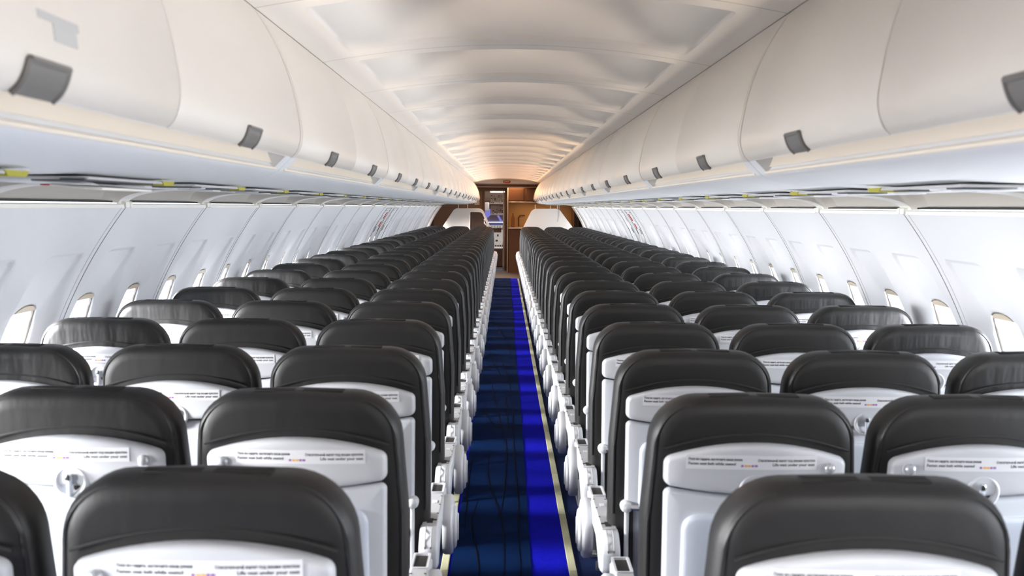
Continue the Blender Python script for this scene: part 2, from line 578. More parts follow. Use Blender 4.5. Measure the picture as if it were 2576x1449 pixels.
def me_arm_notch(s):
    mb = MB()
    o = [(-.020, .002), (-.009, .002), (-.009, -.022), (.009, -.022), (.009, .002), (.020, .002), (.020, .013), (.009, .013), (.009, .022), (-.009, .022), (-.009, .013), (-.020, .013)]
    n = len(o)
    vs = [(s * ARM_X + a, b, z) for z in (.6030, .6057) for a, b in o]
    mb.add(vs, [list(range(n))[::-1], list(range(n, 2 * n))] + [[i, (i + 1) % n, n + (i + 1) % n, n + i] for i in range(n)], M['dark'])
    return mb.mesh('armrest_notch', smooth=False)

def me_arm_rim(s):
    mb = MB()
    o = densify(poly_round([(-.024, .297), (.024, .297), (.024, .412), (-.024, .412)], .008, 4), .03)
    i_ = offset_poly(o, .006)
    n = len(o); X = s * ARM_X; vs = []; fs = []
    for pts, z in ((o, .600), (o, .609), (i_, .609), (i_, .602)):
        vs += [(X + a, b, z) for a, b in pts]
    for r in range(3):
        for k in range(n):
            fs.append([r * n + k, r * n + (k + 1) % n, (r + 1) * n + (k + 1) % n, (r + 1) * n + k])
    mb.add(vs, fs, M['white'])
    return mb.mesh('opening_rim')

def me_hub(s):
    mb = MB()
    x0 = s * (ARM_X + .024)
    prof = [(.094, 0), (.098, s * .008), (.098, s * .026), (.092, s * .032), (.082, s * .034)]
    mb.lathe([(r, h) for r, h in prof], M['white'], 36, (x0, .300, .500), 'x')
    mb.lathe([(.070, s * .030), (.070, s * .040), (.064, s * .044), (.05, s * .045)], M['white'], 32, (x0, .293, .495), 'x')
    mb.box((x0 + s * .046, .290, .495), (.008, .02, .09), M['white'], .003, 1)
    return mb.mesh('armrest_hub', angle=50)

def me_inner_arm(s):
    mb = MB()
    prof = densify(poly_round([(-.02, .53), (.10, .545), (.345, .55), (.345, .598), (-.02, .600)], [.02, .02, .02, .012, .02], 5), .05)
    mb.side_extrude(prof, s * .2425, s * .2535, M['white'], .003)
    return mb.mesh('armrest', angle=50)

def me_tray_arm(s):
    mb = MB()
    x = s * .190
    y = seat_fn(0, .67, -.012)[1]
    mb.lathe([(.004, -.030), (.014, -.024), (.019, -.010), (.019, .012)], M['white'], 16, (x, y + .004, .672), 'y')
    mb.box((x, y - .004, .570), (.012, .022, .20), M['white'], .004, 2)
    mb.box((x - s * .014, y - .001, .565), (.012, .014, .19), M['dark'], .002, 1)
    return mb.mesh('tray_arm')

def me_tray_pin(s):
    mb = MB()
    y = seat_fn(0, .67, -.018)[1]
    mb.cyl((s * .182, y - .008, .672), (s * .148, y - .016, .672), .0085, M['chrome'], 12)
    return mb.mesh('hinge_pin')

SHARE = {}
def sh(key, fn, *a):
    if key not in SHARE: SHARE[key] = fn(*a)
    return SHARE[key]

def make_seat(place, side):
    """place 0 aisle, 1 middle, 2 window; side -1 left of the aisle, +1 right of it"""
    t = thing('passenger_seat', 'x', 'seat')
    link('backrest', sh(('cover', place == 2), me_cover, 'creased' if place == 2 else 'leather'), t)
    p = link('piping', sh('piping', me_piping), t)
    link('velcro_strip', sh('velcro', me_velcro), t)
    up = link('upper_shell', sh('upper', me_upper), t)
    hook = side * (1 if place != 1 else -1)
    link('coat_hook', sh(('hook', hook), me_hook, hook), up)
    cx = -hook * .012
    lb = link('safety_label', sh(('label', hook), me_label, cx), t)
    lb['label'] = 'white sticker with printed safety instructions'
    link('lettering', sh(('letters', hook), me_lettering, cx), lb)
    link('lower_shell', sh('lower', me_lower), t)
    la = link('table_latch', sh('ring', me_latch_ring), t)
    link('latch_slot', sh('hole', me_latch_hole), la)
    link('latch_tab', sh('tab', me_latch_tab), la)
    link('tray_table', sh('tray', me_tray), t)
    link('literature_pocket', sh('pocket', me_pocket), t)
    link('seat_cushion', sh('cushion', me_cushion), t)
    link('seat_frame', sh('beam', me_beam), t)
    for x in ((-.15, .15) if place != 1 else (-.12, .12)):
        link('leg', sh(('leg', x), me_leg, x), t)
    for s in (-1, 1):
        ta = link('tray_arm', sh(('tarm', s), me_tray_arm, s), t)
        link('hinge_pin', sh(('tpin', s), me_tray_pin, s), ta)
    if place == 0:
        s = -side
        a = link('armrest', sh(('arm', s), me_arm_body, s), t)
        link('armrest_plate', sh(('aplate', s), me_arm_plate, s), a)
        link('armrest_opening', sh(('ahole', s), me_arm_hole, s), a)
        link('armrest_notch', sh(('anotch', s), me_arm_notch, s), a)
        link('opening_rim', sh(('arim', s), me_arm_rim, s), a)
        link('armrest_hub', sh(('ahub', s), me_hub, s), a)
    if place < 2:
        link('armrest', sh(('iarm', side), me_inner_arm, side), t)
    return t

def copy_tree(o, parent=None):
    c = o.copy()
    COL.objects.link(c)
    if parent is not None: c.parent = parent
    for ch in list(KIDS[o.name]):
        copy_tree(ch, c)
    return c

KIDS = {}
def scan(o):
    KIDS[o.name] = list(o.children)
    for ch in o.children: scan(ch)

SEATNAME = ('aisle', 'middle', 'window')
bpy.context.view_layer.update()
for side in (-1, 1):
    for place in (0, 1, 2):
        proto = make_seat(place, side)
        bpy.context.view_layer.update()
        KIDS.clear(); scan(proto)
        rnd = random.Random(100 * place + side)
        for r in range(NROWS):
            o = proto if r == 0 else copy_tree(proto)
            y = ROW0 + PITCH * r + (rnd.uniform(-.008, .008) if r > 1 else 0)
            o.location = (side * XS[place] + (.014 if side > 0 else 0), y - (.025 if side > 0 else 0), 0)
            o.rotation_euler = (math.radians(rnd.uniform(-.25, .25)), 0, math.radians(rnd.uniform(-.5, .5)))
            sd = 'left' if side < 0 else 'right'
            if r == 0:
                o['label'] = f'grey {SEATNAME[place]} seat {sd} of the aisle, in the row closest to the camera'
            elif r == NROWS - 1:
                o['label'] = f'grey {SEATNAME[place]} seat {sd} of the aisle, in the last row before the partition'
            else:
                o['label'] = f'grey {SEATNAME[place]} seat {sd} of the aisle, in the {ordinal(r + 1)} row from the camera'
            o['group'] = f'passenger seats {sd} of the aisle'

# ------------------------------------------------------------------ floor and aisle
mb = MB(); mb.box((0, (Y_REAR + 22.25) / 2, -.02), (3.72, 22.25 - Y_REAR, .04), M['floor'])
struct(mb.build('floor'))
mb = MB(); mb.box((0, (22.25 + 25.1) / 2, -.02), (3.72, 25.1 - 22.25, .04), M['vest_floor'])
struct(mb.build('floor_vestibule'))
mb = MB(); mb.box((-.014, 12.25, .003), (.512, 19.9, .005), M['carpet'], .002, 1)
tag(mb.build('aisle_carpet'), 'royal blue carpet strip running the length of the aisle', 'carpet')
# navy protective sheet, a little wrinkled
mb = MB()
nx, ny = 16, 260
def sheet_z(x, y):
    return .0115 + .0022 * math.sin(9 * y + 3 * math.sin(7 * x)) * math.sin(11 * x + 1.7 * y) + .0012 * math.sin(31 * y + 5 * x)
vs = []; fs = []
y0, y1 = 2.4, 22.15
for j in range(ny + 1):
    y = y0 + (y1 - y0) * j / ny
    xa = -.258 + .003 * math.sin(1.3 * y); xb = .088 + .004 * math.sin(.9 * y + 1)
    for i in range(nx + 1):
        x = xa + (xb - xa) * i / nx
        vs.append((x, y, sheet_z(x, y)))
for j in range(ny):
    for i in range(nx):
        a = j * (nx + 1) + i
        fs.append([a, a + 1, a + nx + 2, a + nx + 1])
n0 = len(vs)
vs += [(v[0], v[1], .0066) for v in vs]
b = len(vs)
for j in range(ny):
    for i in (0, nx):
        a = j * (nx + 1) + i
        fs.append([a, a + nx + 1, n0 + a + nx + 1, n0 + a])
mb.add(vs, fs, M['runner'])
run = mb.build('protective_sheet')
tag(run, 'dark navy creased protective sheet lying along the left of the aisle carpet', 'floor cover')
rf = random.Random(5)
def fold(path):
    m_ = MB()
    pts = catmull([(x, y) for x, y in path], 6)
    rs = [.0034 * math.sin(PI * (.06 + .88 * i / (len(pts) - 1))) for i in range(len(pts))]
    m_.tube([(x, y, sheet_z(x, y) + .0014) for x, y in pts], rs, M['fold'], 6)
    m_.build('fold', run)
for path in ([(.045, 3.6), (.035, 4.6), (.04, 5.4), (.028, 6.3), (.03, 7.4), (.018, 8.8)],
             [(-.03, 3.7), (-.035, 4.6), (-.05, 5.0), (-.10, 5.45), (-.13, 5.9), (-.12, 6.4)],
             [(-.115, 3.8), (-.15, 4.4), (-.19, 4.9), (-.17, 5.3)],
             [(-.05, 5.05), (-.03, 5.6), (-.02, 6.4), (-.03, 6.9)],
             [(-.03, 6.6), (-.07, 7.4), (-.12, 8.3), (-.15, 9.0)],
             [(.0, 6.7), (-.015, 7.6), (-.03, 8.6)],
             [(-.08, 7.0), (-.16, 7.5), (-.21, 8.1)],
             [(.02, 8.6), (-.02, 9.6), (-.09, 10.6)],
             [(-.06, 9.2), (-.14, 10.1), (-.20, 11.0)],
             [(.03, 10.5), (-.02, 12.0), (-.10, 13.0)],
             [(-.05, 12.2), (-.15, 13.4), (-.2, 14.2)],
             [(-.22, 4.7), (-.235, 5.6), (-.23, 6.2)]):
    fold(path)
# glow strips at the aisle edges: segments butted end to end
for side, nm in ((1, 'right'), (-1, 'left')):
    st = thing('path_marking', f'pale yellow floor marking strip along the {nm} edge of the aisle', 'floor marking', (side * .259 if side > 0 else -.288, 0, 0))
    y = 2.6; k = 0
    rr = random.Random(3)
    while y < 21.9:
        L = rr.choice((.36, .52, .60, .44))
        m_ = MB(); m_.box((0, y + L / 2, .007), (.034, L - .006, .012), M['path'], .003, 1)
        m_.build('segment', st)
        y += L; k += 1

# ------------------------------------------------------------------ sidewalls with windows
WIN_W, WIN_Z0, WIN_Z1 = .121, .835, 1.185       # half width, bottom, top of opening
def recess(dy, z):
    """depth of the moulded hollow round a window; dy > 0 is towards the front of the cabin.
    Crisp rim at the top, long easy flanks at window height."""
    ztop = 1.369
    w = .012 + .098 * sstep(1.35, 1.10, z)
    half = .158
    lo, hi = -half - w / 2, half + w / 2
    if dy < lo or dy > hi or z > ztop: return 0.0
    rn, rf_ = .075, .018
    e = min(dy - lo, hi - dy) / w
    et = (ztop - z) / .012
    if dy < -half + rn and z > ztop - rn:
        et = min(et, (rn - math.hypot(-half + rn - dy, z - (ztop - rn))) / .012)
    if dy > half - rf_ and z > ztop - rf_:
        et = min(et, (rf_ - math.hypot(dy - (half - rf_), z - (ztop - rf_))) / .012)
    e = min(e, et)
    if e <= 0: return 0.0
    depth = .017 + .030 * sstep(1.36, 1.06, z)
    if z < .80: depth *= sstep(.70, .80, z)
    e = min(1.0, e)
    return depth * (.5 * e + .5 * sstep(0, 1, e))

zl = [0, .12, .25, .40, .55, .66, .70, .72, .74, .76, .78, .80]
HZ0 = len(zl) - 1
zl += [.832, .864, .896, .928, .960, .992, 1.024, 1.056, 1.088, 1.120, 1.152, 1.184, 1.215]
HZ1 = len(zl) - 1
zl += [1.23, 1.25, 1.27, 1.285, 1.295, 1.305, 1.315, 1.325, 1.333, 1.341, 1.347, 1.353, 1.357, 1.361, 1.365, 1.369, 1.372, 1.39, 1.42, 1.45, 1.48, 1.505, 1.525, 1.541]
yl = [-.2668, -.225, -.208, -.192, -.1775, -.162, -.158, -.154, -.150, -.146, -.141, -.136]
HY0 = len(yl) - 1
yl += [-.122, -.108, -.094, -.080, -.060, -.040, -.020, 0, .020, .040, .060, .080, .094, .108, .122, .136]
HY1 = len(yl) - 1
yl += [.141, .146, .150, .154, .158, .162, .1775, .192, .208, .225, .2668]

def ring_indices():
    """grid indices round the hole, starting at the low near corner"""
    r = [(i, HZ0) for i in range(HY0, HY1)] + [(HY1, k) for k in range(HZ0, HZ1)] + [(i, HZ1) for i in range(HY1, HY0, -1)] + [(HY0, k) for k in range(HZ1, HZ0, -1)]
    return r
RING = ring_indices()
def win_outline(n_):
    """points of the rounded opening matched to the ring"""
    out = []
    zc, hz = (WIN_Z0 + WIN_Z1) / 2, (WIN_Z1 - WIN_Z0) / 2
    for i, k in RING:
        a = math.atan2((zl[k] - (zl[HZ0] + zl[HZ1]) / 2) / ((zl[HZ1] - zl[HZ0]) / 2), yl[i] / .136)
        c, s = math.cos(a), math.sin(a)
        e = 2.0 / 2.9
        out.append((WIN_W * abs(c) ** e * (1 if c > 0 else -1), zc + hz * abs(s) ** e * (1 if s > 0 else -1)))
    return out
WOUT = win_outline(0)

def surf(side, yc, dy, z):
    x = wall_x(z) + recess(dy, z)
    # panel joints
    return (side * x, yc + dy, z)

first_k = math.floor((Y_REAR - SEAM0) / (FR / 2))
WCENTRES = []
k = first_k
while SEAM0 + (k + .5) * FR / 2 < Y_FRONT - .2:
    yc = SEAM0 + (k + .5) * FR / 2
    if yc - FR / 4 > Y_REAR - .5: WCENTRES.append((k, yc))
    k += 1
Y_W0 = WCENTRES[0][1] - FR / 4; Y_W1 = WCENTRES[-1][1] + FR / 4
REVEAL = .016

for side, nm in ((-1, 'left'), (1, 'right')):
    mb = MB()
    for k, yc in WCENTRES:
        vs = []; fs = []
        nz = len(zl)
        for i, dy in enumerate(yl):
            for z in zl: vs.append(surf(side, yc, dy, z))
        for i in range(len(yl) - 1):
            for kk in range(nz - 1):
                if HY0 <= i < HY1 and HZ0 <= kk < HZ1: continue
                a = i * nz + kk
                fs.append([a, a + nz, a + nz + 1, a + 1])
        n = len(RING)
        ring = [i * nz + kk for i, kk in RING]
        base = len(vs)
        loops = []
        for t, back in ((.75, 0), (1.0, .004), (1.0, .02), (.97, REVEAL)):
            lo = len(vs)
            for (i, kk), (oy, oz) in zip(RING, WOUT):
                zc = (WIN_Z0 + WIN_Z1) / 2
                if t <= 1.0 and back < .02:
                    y_ = yl[i] + (oy - yl[i]) * t; z_ = zl[kk] + (oz - zl[kk]) * t
                else:
                    y_ = oy * t; z_ = zc + (oz - zc) * t
                p = surf(side, yc, y_, z_)
                # the opening is cut square to the outer skin
                vs.append((p[0] + side * back, p[1], p[2]))
            loops.append(lo)
        prev = ring
        for lo in loops:
            cur = list(range(lo, lo + n))
            for i in range(n):
                fs.append([prev[i], prev[(i + 1) % n], cur[(i + 1) % n], cur[i]])
            prev = cur
        mb.add(vs, fs, M['wall'])
    w = struct(mb.build(f'wall_{nm}', angle=42))
    # joints between the panels, slightly proud bead and a dark gap
    m2 = MB()
    for k in range(first_k // 2, 60):
        y = SEAM0 + k * FR
        if y < Y_W0 or y > Y_W1 + .01: continue
        zs = [.3 + (1.541 - .3) * i / 24 for i in range(25)]
        for off, wdt, mm in ((0, .0045, 'wall_seam'), (-.040, .0022, 'sticker_grey')):
            vs = []; fs = []
            for z in zs:
                x = wall_x(z)
                for dyy in (-wdt / 2, wdt / 2):
                    vs.append((side * (x - .0012), y + off + dyy, z)); vs.append((side * (x + .004), y + off + dyy, z))
            for i in range(len(zs) - 1):
                a = i * 4; b_ = a + 4
                fs += [[a, a + 2, b_ + 2, b_], [a, b_, b_ + 1, a + 1], [a + 2, a + 3, b_ + 3, b_ + 2]]
            m2.add(vs, fs, M[mm])
    struct(m2.build(f'trim_panel_joints_{nm}'))
    # windows
    no = 0
    for k, yc in WCENTRES:
        no += 1
        num = no + (0 if side < 0 else len(WCENTRES))
        zc = (WIN_Z0 + WIN_Z1) / 2
        g = MB(); n = len(WOUT); vs = []; fs = []
        for t, back in ((.99, REVEAL - .006), (.965, REVEAL - .004), (.955, REVEAL + .004), (1.0, REVEAL + .006)):
            for oy, oz in WOUT:
                p = surf(side, 0, oy * t, zc + (oz - zc) * t)
                vs.append((p[0] + side * back, oy * t, zc + (oz - zc) * t))
        for r in range(3):
            for i in range(n):
                fs.append([r * n + i, r * n + (i + 1) % n, (r + 1) * n + (i + 1) % n, (r + 1) * n + i])
        if k == WCENTRES[0][0]:
            g.add(vs, fs, M['gasket']); gme = g.mesh('window_frame')
            pm = MB(); vs = []
            for oy, oz in WOUT:
                z_ = zc + (oz - zc) * .95
                p = surf(side, 0, oy * .95, z_); vs.append((p[0] + side * REVEAL, oy * .95, z_))
            n0 = len(vs); vs += [(v[0] + side * .004, v[1], v[2]) for v in vs]
            pm.add(vs, [list(range(n0)), list(range(n0, 2 * n0))[::-1]] + [[i, (i + 1) % n0, n0 + (i + 1) % n0, n0 + i] for i in range(n0)], M['pane'])
            pme = pm.mesh('pane', smooth=False)
            sm = MB()
            top = [(oy * .96, zc + (oz - zc) * .96) for oy, oz in WOUT if oz > WIN_Z1 - .024]
            top = sorted(top)
            z_l = WIN_Z1 - .026
            pts = [(top[0][0], z_l)] + top + [(top[-1][0], z_l)]
            vs = []
            for y_, z_ in pts:
                p = surf(side, 0, y_, z_); vs.append((p[0] + side * (REVEAL - .012), y_, z_))
            n0 = len(vs); vs += [(v[0] + side * .010, v[1], v[2]) for v in vs]
            sm.add(vs, [list(range(n0)), list(range(n0, 2 * n0))[::-1]] + [[i, (i + 1) % n0, n0 + (i + 1) % n0, n0 + i] for i in range(n0)], M['shade'])
            sme = sm.mesh('window_shade', smooth=False)
        wo = struct(link(f'window_{num}', gme, None, (0, yc, 0)))
        link('pane', pme, wo); link('window_shade', sme, wo)

# ledge and hollowed cove above the sidewalls
for side, nm in ((-1, 'left'), (1, 'right')):
    # ledge rail, notched at each joint
    mb = MB()
    k = first_k // 2
    ys = [SEAM0 + k * FR for k in range(first_k // 2, 40) if Y_W0 - .1 <= SEAM0 + k * FR <= Y_W1 + .1]
    for y in ys:
        prof = [(side * 1.482, 1.534), (side * 1.482, 1.546), (side * 1.488, 1.550), (side * 1.510, 1.550), (side * 1.515, 1.534)]
        prof_h = [(side * 1.476, 1.536), (side * 1.476, 1.555), (side * 1.484, 1.559), (side * 1.510, 1.559), (side * 1.515, 1.536)]
        if y + FR - .055 < Y_W1 + .05:
            mb.extrude(prof, y + .030, y + FR - .050, M['ledge'])
        mb.extrude(prof_h, y - .045, y - .006, M['ledge'])
        mb.extrude(prof_h, y + .001, y + .026, M['ledge'])
    struct(mb.build(f'trim_ledge_{nm}'))
    mb = MB()
    T = [i / 12 for i in range(13)]
    rel = [-.05, -.046, -.03, -.01, 0, .01, .022, .028, .04, .06, .085, .12, .20, .40, .60, .80, .90, .94, .965, .985, 1.0, 1.017]
    def covept(y_rel, t):
        # t 0 at the ledge, 1 at the bin underside
        e0 = sstep(.026, .085, y_rel) * (1 - sstep(.93, 1.012, y_rel))
        th = t * PI / 2
        bx, bz = 1.26 + .234 * math.cos(th), 1.551 + .051 * math.sin(th)
        rx, rz = 1.30 + .240 * math.cos(th), 1.556 + .115 * math.sin(th)
        sidew = e0
        return bx + (rx - bx) * sidew, bz + (rz - bz) * sidew
    for y in ys:
        vs = []; fs = []; mi_rib = []; mi_in = []
        for r in rel:
            for t in T:
                x, z = covept(r, t)
                vs.append((side * x, y + r, z))
        nt_ = len(T)
        for i in range(len(rel) - 1):
            for j in range(nt_ - 1):
                a = i * nt_ + j
                q = [a, a + nt_, a + nt_ + 1, a + 1]
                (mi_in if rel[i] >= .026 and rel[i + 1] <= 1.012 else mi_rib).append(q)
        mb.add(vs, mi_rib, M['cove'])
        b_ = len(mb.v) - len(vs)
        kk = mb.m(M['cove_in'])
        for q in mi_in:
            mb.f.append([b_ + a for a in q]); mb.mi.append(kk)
    # dark slot behind the ledge
    mb.box((side * 1.535, (Y_W0 + Y_W1) / 2, 1.557), (.05, Y_W1 - Y_W0, .006), M['dark'])
    struct(mb.build(f'trim_cove_{nm}', angle=30))

# ------------------------------------------------------------------ overhead bins
DOOR = catmull([(.735, 2.088), (.700, 2.035), (.660, 1.960), (.630, 1.875), (.613, 1.795), (.607, 1.745), (.611, 1.715), (.620, 1.694), (.632, 1.682)], 4)
def offset_line(pts, d):
    out = []
    for i, p in enumerate(pts):
        a = Vector(pts[max(0, i - 1)]); b_ = Vector(pts[min(len(pts) - 1, i + 1)])
        t = (b_ - a).normalized(); nrm = Vector((-t.y, t.x))
        out.append((p[0] + nrm.x * d, p[1] + nrm.y * d))
    return out
UNDER = [(.690, 1.637), (.720, 1.627), (.770, 1.618), (.840, 1.612), (.900, 1.609), (1.00, 1.606), (1.262, 1.603)]
BACK = [(1.262, 1.66), (1.10, 1.95), (.90, 2.10), (.735, 2.13)]
SLOT = [(.638, 1.682), (.648, 1.712), (.696, 1.704), (.682, 1.662), (.670, 1.650), (.676, 1.644)]
def mx(prof, side): return [(side * a, b_) for a, b_ in prof]

UL = 2 * FR
def make_bin(side, L, ndoors):
    t = thing('overhead_bin', 'x', 'luggage bin')
    inner = offset_line(DOOR, .016)
    mb = MB()
    e = .075
    # body with the grip slot, closed near both ends
    core = inner[:-1] + SLOT + UNDER + BACK
    mb.extrude(mx(core, side), e, L - e, M['binlow'])
    solid = inner[:-1] + [(.638, 1.682), (.670, 1.650), (.676, 1.644)] + UNDER + BACK
    mb.extrude(mx(solid, side), .002, e, M['binlow'])
    mb.extrude(mx(solid, side), L - e, L - .002, M['binlow'])
    mb.build('bin_body', t, angle=32)
    # gap behind the doors reads dark
    # end frames flush with the doors
    for y0, y1 in ((.002, .020), (L - .020, L - .002)):
        m_ = MB()
        m_.extrude(mx(DOOR + [(.645, 1.682)] + inner[::-1], side), y0, y1, M['bin'])
        m_.build('end_frame', t, angle=32)
    # grip rail
    m_ = MB()
    m_.extrude(mx([(.641, 1.688), (.648, 1.7105), (.694, 1.7025), (.680, 1.664), (.676, 1.664), (.689, 1.699), (.652, 1.706)], side), e + .001, L - e - .001, M['slot'])
    m_.tube([(side * .672, e - .02, 1.650), (side * .672, L - e + .02, 1.650)], .0045, M['slot'], 8)
    m_.build('grip_rail', t, angle=32)
    dl = (L - .05) / ndoors
    for d in range(ndoors):
        y0 = .025 + dl * d + (.004 if d else 0); y1 = .025 + dl * (d + 1) - (.004 if d < ndoors - 1 else 0)
        m_ = MB()
        ins = offset_line(DOOR, .006)
        n = len(DOOR)
        back = offset_line(DOOR, .013)
        loop = list(DOOR) + back[::-1]
        loop_i = [(a + (.003 if i < n else 0), b_) for i, (a, b_) in enumerate(loop)]
        vs = []; fs = []
        N = len(loop)
        for yy, lp in ((y0, loop_i), (y0 + .006, loop), (y1 - .006, loop), (y1, loop_i)):
            vs += [(side * a, yy, b_) for a, b_ in lp]
        for r in range(3):
            for i in range(N):
                fs.append([r * N + i, r * N + (i + 1) % N, (r + 1) * N + (i + 1) % N, (r + 1) * N + i])
        for r in (0, 3):
            for i in range(n - 1):
                fs.append([r * N + i, r * N + i + 1, r * N + N - 2 - i, r * N + N - 1 - i])
        m_.add(vs, fs, M['bin'])
        dr = m_.build('bin_door', t, angle=45)
        # grey latch plate wrapped round the lower edge
        h = MB()
        yc = (y0 + y1) / 2
        sub = [p for p in DOOR if p[1] < 1.728]
        o1 = offset_line(sub, -.004); o2 = offset_line(sub, .004)
        lp = o1 + o2[::-1]
        vs = []; fs = []; N = len(lp)
        for yy in (yc - .057, yc + .057):
            vs += [(side * a, yy, b_) for a, b_ in lp]
        fs = [[i, (i + 1) % N, N + (i + 1) % N, N + i] for i in range(N)]
        for r in (0, 1):
            for i in range(len(sub) - 1):
                fs.append([r * N + i, r * N + i + 1, r * N + N - 2 - i, r * N + N - 1 - i])
        h.add(vs, fs, M['handle'])
        # raised frame of the latch
        for yy in (yc - .055, yc + .055):
            h.tube([(side * a, yy, b_) for a, b_ in o1], .004, M['handle'], 6)
        h.tube([(side * o1[0][0], yc - .055, o1[0][1]), (side * o1[0][0], yc + .055, o1[0][1])], .005, M['handle'], 6)
        h.build('bin_latch', dr, angle=45)
    return t

for side, nm in ((-1, 'left'), (1, 'right')):
    proto = make_bin(side, UL, 2)
    bpy.context.view_layer.update()
    KIDS.clear(); scan(proto)
    cnt = 0
    for k in range(-2, 10):
        y = 2.88 + UL * k
        if k == 9:
            o = make_bin(side, 23.42 - y, 1)
        else:
            o = proto if k == -2 else copy_tree(proto)
        o.location = (0, y, 0)
        if k == -2: lab = f'cream overhead bin on the {nm} side, above and behind the camera'
        elif k == -1: lab = f'large out-of-focus cream overhead bin on the {nm} side, closest to the camera'
        elif k == 9: lab = f'short single-door overhead bin at the front end of the {nm} row'
        else: lab = f'cream two-door overhead bin on the {nm} side, {ordinal(k + 2)} from the camera'
        o['label'] = lab
        o['group'] = f'overhead bins on the {nm} side'
        if k == -1 and side < 0:
            # faded grey sticker above the latch of the first door
            m_ = MB()
            yc = .025 + (UL - .05) * .25 + .035
            sub = [p for p in DOOR if 1.80 < p[1] < 1.86]
            for (za, zb, ya, yb) in ((1.774, 1.785, -.06, .06), (1.752, 1.774, -.02, .05)):
                def dx(z):
                    for (xa, z1_), (xb, z2_) in zip(DOOR, DOOR[1:]):
                        if z2_ <= z <= z1_: return xa + (xb - xa) * (z - z1_) / (z2_ - z1_)
                    return .62
                vs = [(side * (dx(zz) - lift), yc + yy, zz) for lift in (.0012, -.002) for zz in (za, zb) for yy in (ya, yb)]
                m_.add(vs, [[0, 1, 3, 2], [4, 6, 7, 5], [0, 2, 6, 4], [1, 5, 7, 3], [0, 4, 5, 1], [2, 3, 7, 6]], M['sticker_grey'])
            st = m_.build('weight_sticker', o)
            st['label'] = 'faded grey sticker above the latch'

# ------------------------------------------------------------------ service panels under the bins
def make_psu(side, variant=0):
    t = thing('service_panel', 'x', 'reading light panel')
    z = 1.6025
    mb = MB(); mb.box((side * 1.00, .26, z - .002), (.26, .50, .006), M['psu'], .002, 1)
    mb.build('panel_plate', t)
    z = 1.5968
    for i, y in enumerate((.13, .215, .295)):
        m_ = MB()
        m_.lathe([(.022, .003), (.023, -.002), (.016, -.0035), (.010, -.001)], M['white'], 16, (side * (.95 + .07 * (i % 2)), y, z), 'z')
        m_.build('reading_light', t)
    m_ = MB(); m_.box((side * .935, .06, z), (.11, .085, .006), M['psu_dark'], .002, 1)
    m_.build('speaker', t)
    m_ = MB(); m_.box((side * .93, .365, z), (.085, .10, .006), M['psu_dark'], .002, 1)
    m_.build('sign_box', t)
    m_ = MB(); m_.box((side * 1.075, .22, z), (.09, .28, .004), M['white'], .001, 1)
    m_.build('mask_door', t)
    m_ = MB()
    vs = []
    for xx in (.868, .945):
        for yy, zz in ((.445, 1.6045), (.535, 1.6045), (.520, 1.594), (.455, 1.594)):
            vs.append((side * xx, yy, zz))
    m_.add(vs, [[0, 1, 2, 3], [4, 7, 6, 5], [0, 4, 5, 1], [1, 5, 6, 2], [2, 6, 7, 3], [3, 7, 4, 0]], M['yellow'])
    c = m_.build('end_clip', t, smooth=False)
    c['label'] = 'yellow-green clip'
    return t

for side, nm in ((-1, 'left'), (1, 'right')):
    proto = make_psu(side)
    bpy.context.view_layer.update()
    KIDS.clear(); scan(proto)
    rr = random.Random(side)
    for k in range(31):
        o = proto if k == 0 else copy_tree(proto)
        y = 1.30 + PITCH * k + rr.uniform(-.05, .05)
        o.location = (0, y, 0)
        o['label'] = f'reading light panel with yellow clip under the {nm} bins, {ordinal(k + 1)} from the camera'
        if k == 1 and side < 0:
            o['label'] = 'reading light panel under the left bins with its cream flap hanging open'
            m_ = MB(); m_.box((side * .93, .24, 1.584), (.11, .30, .006), M['ledge'], .002, 1, rot=(0, math.radians(-4 * side), 0))
            m_.build('open_flap', o)['label'] = 'cream flap hanging open'
            m_ = MB(); m_.box((side * .90, .20, 1.5965), (.05, .40, .006), M['psu_dark'], .001, 1)
            m_.build('flap_gap', o)
        o['group'] = f'service panels under the {nm} bins'
# red-marked placard on the left underside
m_ = MB(); m_.box((-1.215, 2.62, 1.6005), (.07, .30, .003), M['white'], .001, 1)
pl = m_.build('notice_sign')
tag(pl, 'narrow white placard with a red oval under the left bins', 'placard')
m_ = MB(); m_.lathe([(.030, 0), (.030, -.003), (.02, -.004)], M['red'], 20, (-1.215, 2.68, 1.5985), 'z'); m_.build('red_oval', pl)

# ------------------------------------------------------------------ ceiling
mb = MB()
def arch(x): return 2.090 + .072 * (1 - (x / .735) ** 2)
xl = [-.735, -.69, -.645, -.620, -.616, -.6115, -.607, -.600, -.592, -.578, -.562, -.545] + [-.52 + 1.04 * i / 20 for i in range(21)] + [.545, .562, .578, .592, .600, .607, .6115, .616, .620, .645, .69, .735]
CX = .617
y_start = SEAM0 - 5 * FR
ncell = int((23.45 - y_start) / FR + .999)
yrel = [0, .004, .03, .085, .100, .108, .118, .15, .22, .30, .40, .50, .60, .70, .78, .84, .88, .905, .92, .932, .938, .944, .955, 1.0, FR - .004]
YA, YB = .100, .940
def ceil_z(x, yr):
    z = arch(x)
    if abs(x) < CX and YA < yr < YB:
        e = min(CX - abs(x), 1)
        m_ = .09 * sstep(0, .008, CX - abs(x)) + .91 * sstep(.008, .22, CX - abs(x))
        # hollow: level roof, then a swept face falling to the far rib
        t = (yr - YA) / (YB - YA)
        prof = sstep(0, .03, t) * (1 - .95 * sstep(.52, .975, t)) if t < .985 else .05 * (1 - (t - .985) / .015)
        prof = max(prof, .16 if .03 < t < .985 else 0)
        z += .095 * m_ * prof
    return z
vs = []; fs = []
rows = []
for c in range(ncell):
    for yr in yrel:
        y = y_start + c * FR + yr
        rows.append((y, yr))
for y, yr in rows:
    for x in xl:
        vs.append((x, y, ceil_z(x, yr)))
